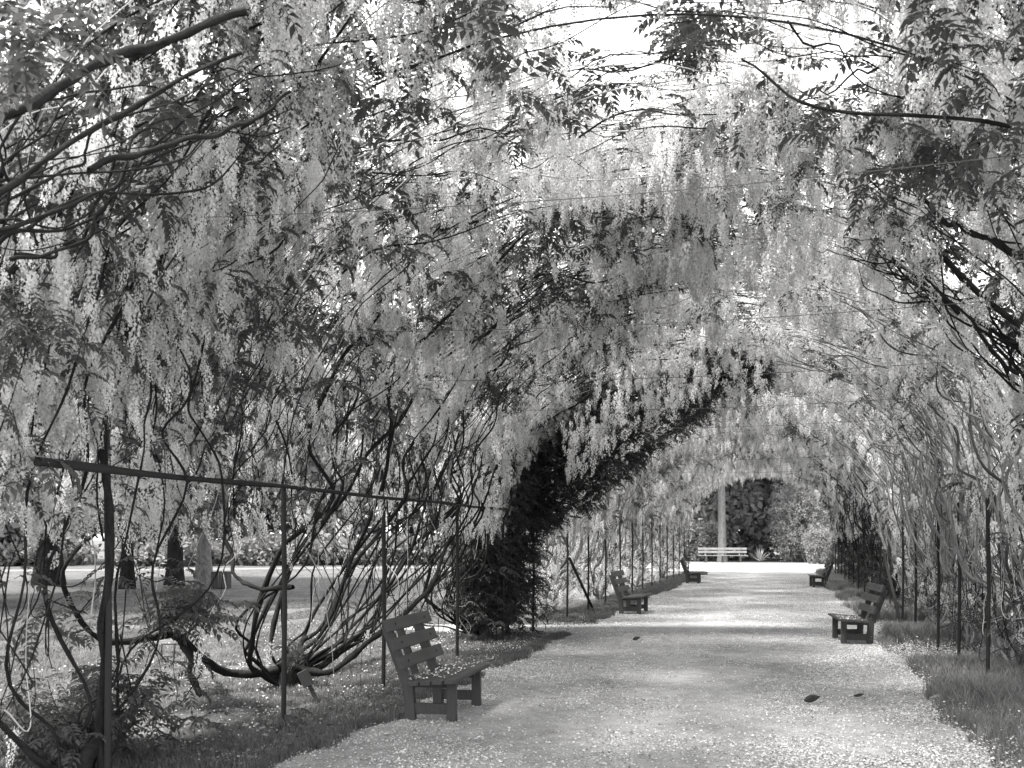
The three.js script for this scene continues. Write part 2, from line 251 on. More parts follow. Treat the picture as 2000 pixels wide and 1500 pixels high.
/* o: side, bu, bv base; v0, v1 stretch of the walk it covers; stems; rac, leaf per square metre; wallRac, wallLeaf; picks single flower clusters */
function vine(label, o) {
  const R = rng(vineSeed += 17), side = o.side, t = thing('wisteria_vine', label, 'vine', W(o.bu, 0, o.bv));
  const loc = (p) => p.clone().sub(t.position), S = (s) => side < 0 ? s : 1 - s;
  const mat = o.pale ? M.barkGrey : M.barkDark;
  const gapOf = (s, v, off) => (o.gap ? o.gap(s, v, off) : 1);
  const want = (s, v, off) => (o.gap ? o.gap(s, v, off) : 1) * (o.bare ? lerp(1 - o.bare, 1, sstep(0.03, o.bareTo || 0.17, side < 0 ? s : 1 - s)) : 1);
  // rootstock and stems
  const knot = new G().tube([V(0, -0.08, 0), V(0.02, 0.08, 0.02), V(0.06, 0.22, -0.02), V(0.12 * -side, 0.34, -0.1)], (k) => (0.13 - 0.06 * k) * (o.trunk || 1), 9, 0.35, vineSeed).build();
  part(t, 'trunk', knot, mat);
  for (let i = 0; i < o.stems; i++) {
    const f = (i + 0.5) / o.stems, vr = lerp(o.f0 ?? o.v0, o.f1 ?? o.v1, clamp(f + 0.15 * (R() - 0.5), 0, 1));
    const off = -0.08 + 0.28 * R(), send = S(o.reach * (0.55 + 0.6 * R()));
    const rt = o.roots && i % 2 ? o.roots[(i >> 1) % o.roots.length] : [o.bu, o.bv]; const lean = vr - rt[1];
    const ctrl = [W(rt[0] + 0.06 * (R() - 0.5), 0.02, rt[1] + 0.06 * (R() - 0.5)), W(rt[0] + side * 0.12 * (R() - 0.3), 0.2 + 0.12 * R(), rt[1] + lean * (o.limb ? 0.5 : 0.36)), W(rt[0] + side * (R() - 0.6) * 0.35, o.limb ? 0.36 + 0.3 * R() : 0.5 + 0.45 * R(), rt[1] + lean * (o.limb ? 0.86 : 0.66 + 0.25 * R())), W(lerp(rt[0], UC + side * HW, o.limb ? 0.45 : 0.7) + (R() - 0.5) * 0.4, 1.1 + 0.3 * R(), rt[1] + lean * (o.limb ? 1 : 0.95) + 0.4 * (R() - 0.5))];
    const m = 7; let vv = vr, dv = (R() - 0.4) * 0.6; for (let k = 0; k <= m; k++) { const q = shell(lerp(S(0.0), send, k / m), off + 0.3 * (R() - 0.5)); ctrl.push(W(q.u, q.y, vv)); vv += dv + (R() - 0.5) * 0.5; dv *= 0.95; }
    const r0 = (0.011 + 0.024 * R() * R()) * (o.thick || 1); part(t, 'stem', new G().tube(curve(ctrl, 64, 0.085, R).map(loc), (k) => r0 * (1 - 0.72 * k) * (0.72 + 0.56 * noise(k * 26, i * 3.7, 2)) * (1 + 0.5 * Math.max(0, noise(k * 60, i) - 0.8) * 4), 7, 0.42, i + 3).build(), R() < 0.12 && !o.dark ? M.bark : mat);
  }
  for (const [ctrl, r0, r1, wb] of o.extra || []) part(t, 'stem', new G().tube(curve(ctrl, 44, wb || 0.03, R).map(loc), (k) => lerp(r0, r1, k) * (0.75 + 0.5 * noise(k * 22, r0 * 900, 4)), 8, 0.35, 5).build(), mat);
  // fine twigs
  const tw = new G(), tp = new G();
  for (let i = 0; i < (o.twigs || 90); i++) {
    const s0 = R() * 1.06 * o.reach - 0.06, v = lerp(o.v0, o.v1, R()), off = 0.0 + 0.38 * R(), n = 5, pts = []; if (R() > gapOf(S(s0), v, off) + 0.25) continue; let s = S(s0), vv = v, dv = (R() - 0.5) * 0.3, ds = (side < 0 ? 1 : -1) * (R() < 0.8 ? 1 : -1) * (0.01 + 0.03 * R()), sag = 0;
    for (let k = 0; k <= n; k++) { const q = shell(s, off + 0.12 * (R() - 0.5)); pts.push(W(q.u, q.y - sag, vv)); s += ds; vv += dv; sag += 0.05 * R() * (i % 3 === 0 ? 1.6 : 0.2); }
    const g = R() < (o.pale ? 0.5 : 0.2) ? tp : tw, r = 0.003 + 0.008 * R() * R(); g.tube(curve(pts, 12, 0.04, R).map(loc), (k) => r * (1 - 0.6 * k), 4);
  }
  for (let i = 0; i < (o.shoots || 14); i++) { // loose shoots and loops below the rail
    const v = lerp(o.f0 ?? o.v0, o.f1 ?? o.v1, R()), a = W(UC + side * (HW + 0.25 * R()), 0.5 + 1.3 * R(), v), b = W(UC + side * (HW + 0.5 * R()), 0.3 + 1.6 * R(), v + 1.3 * (R() - 0.5)), c = a.clone().lerp(b, 0.5); c.y -= 0.35 * R(); c.x += 0.3 * (R() - 0.5);
    (R() < (o.pale ? 0.5 : 0.15) ? tp : tw).tube(curve([a, c, b, b.clone().add(V(0.3 * (R() - 0.5), 0.5 * R(), 0.4 * (R() - 0.5)))], 16, 0.06, R).map(loc), (k) => 0.005 * (1 - 0.6 * k), 4);
  }
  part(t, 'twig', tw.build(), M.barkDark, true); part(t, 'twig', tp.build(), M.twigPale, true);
  // blossom
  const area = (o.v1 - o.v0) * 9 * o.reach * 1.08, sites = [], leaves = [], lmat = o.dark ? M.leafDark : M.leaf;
  for (let i = 0; i < area * o.rac; i++) {
    const s = S(R() * o.reach * 1.06 - 0.03), v = lerp(o.v0, o.v1, R()), cl = noise(s * 14, v * 1.4, 3) * 0.7 + noise(s * 34, v * 3.4, 5) * 0.6;
    const off = (o.thickRoof || 0.6) * R() ** 1.4 - 0.06 + 0.3 * (noise(s * 9, v * 0.9, 8) - 0.4); if (R() > sstep(0.42, 0.7, cl) * 1.1 * want(s, v, off)) continue;
    const q = shell(s, off);
    sites.push({ p: W(q.u, q.y, v), e: [(R() - 0.5) * 0.3, R() * 6.28, (R() - 0.5) * 0.3], s: (o.size || 1) * (0.5 + 0.52 * R()), c: (o.tone || 0.45) + (1.08 - (o.tone || 0.45)) * R() ** 0.8, k: Math.floor(R() * RAC.length) });
  }
  for (let i = 0; i < (o.wallRac || 0) * (o.v1 - o.v0); i++) {
    const y = 0.35 + 1.9 * R() ** 0.7, v = lerp(o.v0, o.v1, R()); sites.push({ p: W(UC + side * (HW + 0.05 + (side > 0 ? 1.5 : 0.7) * R()), y + (side > 0 ? 0.5 * R() : 0), v), e: [(R() - 0.5) * 0.3, R() * 6.28, (R() - 0.5) * 0.3], s: (o.size || 1) * (0.5 + 0.4 * R()), c: 0.8 + 0.25 * R(), k: Math.floor(R() * RAC.length) });
  }
  for (const [p, r, n] of o.bunches || []) for (let i = 0; i < n; i++) sites.push({ p: p.clone().add(V((R() - 0.5) * 2 * r.x, (R() - 0.5) * 2 * r.y, (R() - 0.5) * 2 * r.z)), e: [(R() - 0.5) * 0.3, R() * 6.28, 0], s: 0.55 + 0.4 * R(), c: 0.8 + 0.25 * R(), k: Math.floor(R() * RAC.length) });
  const near = sites.map((a) => [seen(a.p), a]).filter(([w]) => w.Z > 3.5 && w.px > 10 && w.px < 1990 && w.py > 20 && w.py < 1440).sort((a, b) => a[0].Z - b[0].Z).slice(0, o.picks || 0).map((a) => a[1]);
  const single = new Set(near);
  for (const a of near) { const m = part(t, 'flower_cluster', RAC[a.k], M.petal); m.position.copy(loc(a.p)); m.rotation.set(a.e[0], a.e[1], a.e[2], 'YXZ'); m.scale.setScalar(a.s); }
  RAC.forEach((g, k) => { const rest = sites.filter((a) => a.k === k && !single.has(a)); spread(t, 'blossom', g, M.petal, rest.filter((a) => -a.p.z < 9.5)); spread(t, 'blossom', RACF[k], M.petal, rest.filter((a) => -a.p.z >= 9.5)); });
  // leaves, mostly above the flowers
  const put = (p, s) => leaves.push({ p, e: [(R() - 0.5) * 0.9, R() * 6.28, (R() - 0.5) * 0.9], s, c: 0.7 + 0.6 * R(), k: Math.floor(R() * TUFT.length) });
  for (let i = 0; i < area * o.leaf; i++) {
    const s = S(R() * o.reach * 1.06 - 0.03), v = lerp(o.v0, o.v1, R()), cl = noise(s * 11, v * 1.2, 31) * 0.7 + noise(s * 30, v * 3, 35) * 0.5;
    const off = (o.deep || 0.75) * R() - (i % 3 ? 0 : 0.15); if (R() > sstep(0.25, 0.8, cl) * 1.2 * want(s, v, off)) continue;
    const q = shell(s, off); put(W(q.u, q.y, v), 0.8 + 0.7 * R());
  }
  for (let i = 0; i < (o.wallLeaf || 0) * (o.v1 - o.v0); i++) put(W(UC + side * (HW + 0.9 * R()), 0.2 + 2.0 * R(), lerp(o.v0, o.v1, R())), 0.6 + 0.6 * R());
  for (const [p, r, n] of o.leafBunches || []) for (let i = 0; i < n; i++) put(p.clone().add(V((R() + R() - 1) * r.x, (R() + R() - 1) * r.y, (R() + R() - 1) * r.z)), 0.7 + 0.6 * R());
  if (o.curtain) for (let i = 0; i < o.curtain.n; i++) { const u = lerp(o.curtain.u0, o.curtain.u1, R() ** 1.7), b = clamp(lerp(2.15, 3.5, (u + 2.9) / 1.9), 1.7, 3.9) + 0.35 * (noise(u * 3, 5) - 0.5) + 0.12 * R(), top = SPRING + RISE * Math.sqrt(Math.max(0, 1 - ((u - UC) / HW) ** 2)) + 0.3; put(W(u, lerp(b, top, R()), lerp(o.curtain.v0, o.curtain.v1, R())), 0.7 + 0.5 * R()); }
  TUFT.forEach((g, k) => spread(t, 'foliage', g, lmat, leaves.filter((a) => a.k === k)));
  for (const [p, n, r] of o.sprays || []) for (let i = 0; i < n; i++) { const m = part(t, 'leaf', LEAF[i % 3], lmat); m.position.copy(loc(p)).add(V((R() - 0.5) * r, (R() - 0.5) * r * 0.6, (R() - 0.5) * r)); m.rotation.set((R() - 0.5) * 0.8, R() * 6.28, (R() - 0.5) * 0.9, 'YXZ'); m.scale.setScalar(0.9 + 0.5 * R()); }
  return t;
}
// the roof is thin overhead in front, where the sky burns through
const roofGap = (s, v0, off = 0) => { const v = v0 - 2.2 * off, d = ((s - 0.5) / 0.05) ** 2 + ((v - 6.1) / 1.25) ** 2, e = ((s - 0.625) / 0.05) ** 2 + ((v - 6.2) / 1.0) ** 2; return clamp(1 - 1.15 * Math.exp(-d) - 1.05 * Math.exp(-e), 0, 1); };
const P = place;
const bundle = (n, a, b, r, seed, rev) => { const R = rng(seed), out = []; for (let i = 0; i < n; i++) { const f = R(), l = a.map((p, k) => p.clone().lerp(b[k], f).add(V((R() - 0.5) * 0.35, (R() - 0.5) * 0.3, (R() - 0.5) * 0.7))); const k = 0.4 + R(); out.push(rev ? [l, r * 0.2, r * k, 0.07] : [l, r * k, r * 0.3, 0.05]); } return out; };
vine('wisteria vine twisting up the closest left post, long branches overhead, leafy shoots at its foot', { side: -1, bu: -4.15, bv: 5.75, v0: 4.5, v1: 7.2, stems: 6, reach: 0.52, rac: 330, leaf: 52, thickRoof: 1.1, twigs: 200, shoots: 22, picks: 70, deep: 1.2, thick: 0.7, trunk: 0.6, gap: roofGap, wallRac: 6, wallLeaf: 12,
  extra: [[[W(-4.0, 0, 5.8), W(-4.05, 0.7, 5.82), W(-3.93, 1.4, 5.78), W(-4.02, 2.1, 5.8), W(-3.9, 2.9, 5.9), W(-3.4, 3.8, 6.1)], 0.026, 0.022],
    [[P(-120, 320, 4.0), P(0, 240, 4.0), P(110, 172, 4.1), P(230, 110, 4.2), P(340, 72, 4.3), P(480, 22, 4.4)], 0.022, 0.018, 0.012], [[P(-60, 430, 4.3), P(70, 330, 4.4), P(185, 255, 4.5), P(330, 170, 4.6), P(470, 105, 4.8)], 0.014, 0.009], [[P(180, 335, 4.6), P(290, 300, 4.8), P(410, 265, 4.9), P(500, 230, 5), P(570, 175, 5.2)], 0.014, 0.008],
    ...bundle(10, [P(-80, 440, 4.4), P(90, 350, 4.5), P(270, 250, 4.7), P(420, 180, 4.9)], [P(-80, 560, 4.8), P(120, 420, 5), P(320, 290, 5.2), P(520, 200, 5.4)], 0.008, 5),
    ...bundle(7, [P(-60, 380, 4.8), P(60, 300, 5), P(150, 200, 5.2), P(230, 60, 5.4)], [P(0, 480, 5.2), P(160, 400, 5.4), P(220, 240, 5.8), P(330, 40, 6)], 0.008, 6)],
  leafBunches: [[P(140, 1400, 7.6), V(0.8, 0.2, 0.6), 62], [P(230, 1330, 7.2), V(0.3, 0.12, 0.3), 12], [P(60, 1430, 7.0), V(0.5, 0.18, 0.4), 30], [P(50, 110, 4.4), V(0.22, 0.2, 0.3), 3], [P(30, 640, 5.4), V(0.25, 0.4, 0.4), 12]], sprays: [[P(180, 1390, 7.0), 26, 0.9], [P(60, 90, 3.6), 12, 0.35], [P(900, 60, 6.0), 16, 0.8], [P(330, 1180, 8), 14, 0.5]] });
vine('wisteria vine with a fan of many bare stems rising behind the closest bench', { side: -1, bu: -4.95, bv: 10.25, v0: 7.2, v1: 13.2, limb: true, f0: 9.0, f1: 14, stems: 27, reach: 0.52, rac: 280, leaf: 42, thickRoof: 0.9, twigs: 600, shoots: 60, picks: 120, deep: 1.1, trunk: 1.5, thick: 0.9, gap: roofGap, bare: 0.85, bareTo: 0.2, wallRac: 1, wallLeaf: 3,
  extra: [[[W(-4.95, 0.2, 10.25), P(500, 1318, 10.8), P(440, 1312, 10.6), P(395, 1288, 10.2), P(345, 1245, 9.8), P(290, 1250, 9.4), P(210, 1255, 9.0), P(150, 1205, 8.7), P(122, 1130, 8.5), P(165, 1060, 8.4), P(250, 1000, 8.4)], 0.045, 0.014], [[P(345, 1240, 9.8), P(372, 1280, 9.8), P(378, 1330, 9.7), P(395, 1357, 9.6)], 0.045, 0.03], [[P(575, 1150, 9.6), P(500, 1150, 9.8), P(462, 1120, 10), P(430, 1040, 10.2), P(380, 980, 10.4)], 0.022, 0.016],
    [[W(-4.9, 0.25, 10.2), P(640, 1310, 11), P(720, 1255, 11.4), P(800, 1190, 12), P(850, 1130, 12.6), P(880, 1050, 13)], 0.04, 0.02]],
  leafBunches: [[P(360, 1190, 9.6), V(0.4, 0.22, 0.35), 34], [P(480, 1420, 9.4), V(0.25, 0.12, 0.3), 10], [P(430, 1350, 10.4), V(0.2, 0.12, 0.3), 5], [P(300, 1000, 9), V(0.5, 0.3, 0.5), 26]], sprays: [[P(350, 1185, 9.2), 16, 0.6], [P(500, 1420, 8.8), 8, 0.4]] });
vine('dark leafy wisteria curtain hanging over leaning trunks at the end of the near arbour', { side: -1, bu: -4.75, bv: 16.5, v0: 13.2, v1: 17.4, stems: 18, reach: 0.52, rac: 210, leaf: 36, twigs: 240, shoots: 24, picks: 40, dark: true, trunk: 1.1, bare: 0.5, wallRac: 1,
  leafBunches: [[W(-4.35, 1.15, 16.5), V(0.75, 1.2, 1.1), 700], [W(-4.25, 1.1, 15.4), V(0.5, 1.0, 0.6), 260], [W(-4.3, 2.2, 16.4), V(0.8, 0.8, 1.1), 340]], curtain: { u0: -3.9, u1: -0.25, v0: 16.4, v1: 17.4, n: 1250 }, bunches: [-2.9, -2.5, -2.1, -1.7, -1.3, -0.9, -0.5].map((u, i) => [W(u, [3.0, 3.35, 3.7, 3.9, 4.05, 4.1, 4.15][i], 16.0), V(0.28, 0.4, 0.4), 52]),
  extra: [[[W(-4.6, 0, 16.4), W(-4.45, 0.6, 16.9), W(-4.2, 1.3, 17.2)], 0.05, 0.04], [[W(-4.3, 0, 17.0), W(-4.5, 0.7, 16.7), W(-4.6, 1.4, 16.4)], 0.045, 0.035]] });
vine('wisteria vine entering overhead at the right edge with sky between thick branches', { side: 1, bu: 2.6, bv: 8.2, v0: 4.4, v1: 9.4, f0: 4.5, f1: 10.5, stems: 12, reach: 0.5, rac: 340, leaf: 28, thickRoof: 1.1, twigs: 240, picks: 70, pale: false, gap: roofGap, wallRac: 30, wallLeaf: 10, thick: 0.9,
  extra: [[[P(2060, 700, 8), P(1900, 560, 8.2), P(1780, 440, 8.4), P(1690, 410, 8.6), P(1560, 345, 8.8)], 0.028, 0.012], [[P(2030, 510, 6.6), P(1900, 455, 7), P(1850, 430, 7.2), P(1790, 370, 7.4)], 0.022, 0.014], [[P(2030, 130, 6), P(1890, 70, 6.2), P(1760, 20, 6.4)], 0.045, 0.035],
    ...bundle(13, [P(1640, 520, 9.5), P(1760, 570, 9.2), P(1880, 640, 8.9), P(2020, 760, 8.6)], [P(1640, 400, 8.6), P(1760, 470, 8.4), P(1880, 590, 8.2), P(2020, 690, 8)], 0.014, 8, 1), ...bundle(7, [P(1500, 380, 9), P(1600, 430, 9), P(1700, 420, 9), P(1800, 470, 9)], [P(1450, 460, 9.6), P(1560, 440, 9.6), P(1690, 400, 9.4), P(1760, 330, 9)], 0.012, 9, 1)],
  leafBunches: [[P(1680, 200, 7), V(0.5, 0.4, 0.7), 9], [P(1850, 300, 6), V(0.6, 0.45, 0.7), 7], [P(1345, 70, 7), V(0.16, 0.25, 0.3), 12]], sprays: [[P(1820, 330, 6.0), 10, 0.9], [P(1640, 180, 6.4), 10, 0.9], [P(1950, 250, 5.4), 10, 0.5]] });
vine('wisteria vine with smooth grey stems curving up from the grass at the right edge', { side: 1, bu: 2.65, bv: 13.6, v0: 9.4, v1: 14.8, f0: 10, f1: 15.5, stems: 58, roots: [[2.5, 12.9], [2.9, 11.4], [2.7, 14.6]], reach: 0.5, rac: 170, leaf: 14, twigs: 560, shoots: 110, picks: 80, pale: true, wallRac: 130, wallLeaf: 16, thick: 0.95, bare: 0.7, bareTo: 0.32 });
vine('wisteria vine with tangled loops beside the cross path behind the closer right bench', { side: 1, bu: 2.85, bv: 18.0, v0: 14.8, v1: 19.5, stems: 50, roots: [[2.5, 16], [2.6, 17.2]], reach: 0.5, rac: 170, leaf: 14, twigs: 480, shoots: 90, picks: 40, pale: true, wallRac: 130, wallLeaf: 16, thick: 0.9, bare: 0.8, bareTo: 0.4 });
{
  const where = ['first beyond the cross path, behind the leaning brace', 'second beyond the cross path, past the middle bench', 'third beyond the cross path, by the distant left bench', 'last before the sunny court'], whereR = ['first beyond the cross path, with a dark brace', 'second beyond the cross path, in deep shade', 'third beyond the cross path, behind the distant right bench', 'last before the sunny court, darkest'];
  const farGap = (s, v) => v < 22.5 && s > 0.3 ? lerp(0.4, 1, sstep(20.8, 22.5, v)) : 1;
  const vs = [[18.1, 25], [25, 31.5], [31.5, 39], [39, 48]];
  vs.forEach(([a, b], i) => {
    vine('far arbour left vine, ' + where[i], { side: -1, bu: -4.5, bv: lerp(a, b, 0.3), v0: a, v1: b, stems: 26, reach: 0.52, rac: 135, leaf: 26, twigs: 420, shoots: 24, picks: 0, pale: true, wallRac: 44, wallLeaf: 14, gap: farGap, bare: 0.6, bareTo: 0.25, size: 1.2, tone: 0.3 });
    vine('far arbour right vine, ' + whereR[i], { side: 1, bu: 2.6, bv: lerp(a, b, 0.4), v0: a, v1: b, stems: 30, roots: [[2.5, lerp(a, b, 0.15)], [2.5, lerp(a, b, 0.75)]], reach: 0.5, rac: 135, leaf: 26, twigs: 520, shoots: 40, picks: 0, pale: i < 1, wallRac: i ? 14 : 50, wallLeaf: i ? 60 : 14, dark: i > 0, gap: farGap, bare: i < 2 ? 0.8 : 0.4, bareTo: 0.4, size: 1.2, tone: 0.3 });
  });
}

// ---------------------------------------------------------------- benches
function makeBench() { // local: faces +x, length along z, origin under the middle of the seat front legs
  const t = new THREE.Group(); const L = 1.24, lean = 0.36, H = 0.335;
  for (const z of [-0.42, 0.42]) {
    const fl = part(t, 'leg', board(0.075, H, 0.06), M.bench); fl.position.set(0, H / 2, z);
    const rl = part(t, 'leg', board(0.085, H + 0.03, 0.06), M.bench); rl.position.set(-0.37, (H + 0.03) / 2, z); rl.rotation.z = 0.06;
    const bk = part(t, 'back_post', board(0.08, 0.5, 0.055), M.bench); bk.position.set(-0.485, 0.55, z + 0.001); bk.rotation.z = lean;
    const se = part(t, 'bearer', board(0.36, 0.06, 0.05), M.bench); se.position.set(-0.18, H - 0.032, z - Math.sign(z) * 0.058);
    const st = part(t, 'stretcher', board(0.31, 0.085, 0.04), M.bench); st.position.set(-0.186, 0.1, z); st.rotation.z = 0.004;
  }
  const mid = part(t, 'back_batten', board(0.055, 0.47, 0.05), M.bench); mid.position.set(-0.53, 0.56, 0.003); mid.rotation.z = lean;
  for (let i = 0; i < 4; i++) { const s = part(t, 'seat_slat', board(0.088, 0.03, L), M.bench); s.position.set(0.03 - i * 0.103, H + 0.018 - i * 0.008, (i % 2) * 0.006); s.rotation.z = 0.06; }
  for (let i = 0; i < 3; i++) { const k = 0.12 + i * 0.165; const s = part(t, 'back_slat', board(0.03, 0.105, L), M.bench); s.position.set(-0.355 - k * Math.sin(lean), 0.4 + k * Math.cos(lean) - 0.02, (i % 2) * 0.008); s.rotation.z = lean; }
  for (const z of [-0.42, 0.42]) for (let i = 0; i < 3; i++) { const k = 0.12 + i * 0.165, b = part(t, 'bolt', new THREE.CylinderGeometry(0.011, 0.011, 0.008, 8), M.iron); b.position.set(-0.338 - k * Math.sin(lean), 0.4 + k * Math.cos(lean) - 0.013, z); b.rotation.z = lean - Math.PI / 2; }
  return t;
}
const proto = makeBench();
function bench(label, u, v, turn, first) { const b = first ? proto : proto.clone(); b.name = numbered('garden_bench'); b.position.copy(W(u, 0.012, v)); b.rotation.y = turn; tag(b, label, 'bench', 'slatted garden benches along the walk'); scene.add(b); return b; }
bench('dark slatted bench leaning back on the left of the walk, largest and closest', -2.7, 9.12, 0.03, true);
bench('dark slatted bench on the right of the walk just before the cross path', 0.82, 16.85, Math.PI + 0.1);
bench('dark slatted bench on the left of the walk just past the cross path', -2.78, 22.2, -0.04);
bench('small distant dark bench on the left near the end of the arbour', -2.75, 37.2, 0.02);
bench('small distant dark bench on the right near the end of the arbour', 0.9, 35.2, Math.PI + 0.08);
{
  const c = onGround(1412, 1099), t = thing('long_bench', 'long pale slatted bench facing us across the sunny court', 'bench', c, YAW * 0.9);
  for (const x of [-1.05, 0, 1.05]) { const l = part(t, 'leg', board(0.1, 0.42, 0.45), M.bench); l.position.set(x, 0.21, 0); const b = part(t, 'back_post', board(0.08, 0.5, 0.06), M.white); b.position.set(x, 0.64, -0.25); b.rotation.x = -0.15; }
  for (let i = 0; i < 3; i++) { const s = part(t, 'seat_slat', board(3.0, 0.04, 0.13), M.white); s.position.set(0, 0.44, 0.16 - i * 0.15); }
  for (let i = 0; i < 2; i++) { const s = part(t, 'back_slat', board(3.0, 0.13, 0.035), M.white); s.position.set(0, 0.66 + i * 0.2, -0.21 - i * 0.03); s.rotation.x = -0.15; }
}

// ---------------------------------------------------------------- small things on the lawn
{
  const c = onGround(432, 1150), t = thing('litter_bin', 'square slatted wooden litter bin standing alone on the lawn', 'bin', c, 0.2);
  for (let s = 0; s < 4; s++) { const a = s * Math.PI / 2; for (let i = 0; i < 6; i++) { const x = -0.2 + i * 0.08, m = part(t, 'slat', board(0.055, 0.5, 0.02), M.bench); m.position.set(Math.cos(a) * x + Math.sin(a) * 0.235, 0.27, -Math.sin(a) * x + Math.cos(a) * 0.235); m.rotation.y = a; } }
  const b = part(t, 'base', new THREE.CylinderGeometry(0.3, 0.28, 0.04, 4), M.iron); b.position.y = 0.03; b.rotation.y = Math.PI / 4;
  const r = part(t, 'rim', new THREE.TorusGeometry(0.29, 0.02, 6, 4), M.bench); r.rotation.x = Math.PI / 2; r.rotation.z = Math.PI / 4; r.position.y = 0.51;
}
{
  const c = onGround(622, 1376), t = thing('plant_label', 'small leaning blank plant label on a stake at the foot of the many-stemmed vine', 'label', c, 0.6);
  const st = part(t, 'stake', board(0.035, 0.22, 0.02), M.bark); st.position.set(-0.045, 0.1, 0); st.rotation.z = 0.45;
  const pl = part(t, 'plate', board(0.1, 0.15, 0.014), M.bench); pl.position.set(-0.125, 0.25, 0.02); pl.rotation.z = 0.45;
}
{
  const c = onGround(340, 1300), t = thing('wire_hurdle', 'low thin wire frame standing in the grass below the thick bent branch', 'frame', c, 0.2); const bar = (a, b) => part(t, 'wire', new G().tube([a, b], 0.006, 5).build(), M.iron);
  for (const x of [-0.15, 0.0, 0.15]) bar(V(x, 0, 0), V(x, 0.26, 0)); bar(V(-0.16, 0.26, 0), V(0.16, 0.26, 0)); bar(V(-0.16, 0.05, 0), V(0.16, 0.05, 0)); bar(V(0.15, 0.26, 0), V(0.17, 0, 0.14)); bar(V(-0.15, 0.26, 0), V(-0.13, 0, 0.14));
}
{ // big curled dead leaves on the walk
  const geo = (seed, l, w) => { const g = new G(), n = 8, R = rng(seed), row = []; for (let i = 0; i <= n; i++) { const t = i / n, hw = w * Math.sin(Math.PI * (0.06 + 0.9 * t)), y = 0.55 * l * (t - 0.5) ** 2 + 0.25 * l * t * t + 0.006; row.push([V(-l / 2 + l * t, y + hw * 1.3, -hw * 0.8), V(-l / 2 + l * t, y, 0), V(-l / 2 + l * t, y + hw * (0.9 + 0.5 * R()), hw * 0.9)]); } for (let i = 0; i < n; i++) for (let k = 0; k < 2; k++) g.quad(row[i][k], row[i][k + 1], row[i + 1][k + 1], row[i + 1][k]); g.tube([V(l / 2, 0.08 * l, 0), V(l * 0.75, 0.16 * l, 0.02)], 0.003, 4); return g.build(); };
  const leaf = (label, px, py, l, w, turn, m, seed) => { const o = new THREE.Mesh(geo(seed, l, w), m); o.name = numbered('fallen_leaf'); o.position.copy(onGround(px, py)); o.position.y = 0.015; o.rotation.y = turn; o.castShadow = true; tag(o, label, 'leaf', 'dead leaves on the walk'); scene.add(o); };
  leaf('large dark curled dead leaf lying on the petal strewn walk', 1586, 1378, 0.15, 0.05, 0.3, M.leafDark, 1);
  leaf('small dark dead leaf behind the large curled one on the walk', 1677, 1367, 0.1, 0.025, -0.3, M.leafDark, 2);
  leaf('pale dry leaf at the right edge of the walk', 1832, 1372, 0.17, 0.03, 0.5, M.twigPale, 3);
  leaf('tiny dark leaf on the walk in front of the cross path', 1243, 1254, 0.12, 0.04, 0.4, M.leafDark, 4);
}

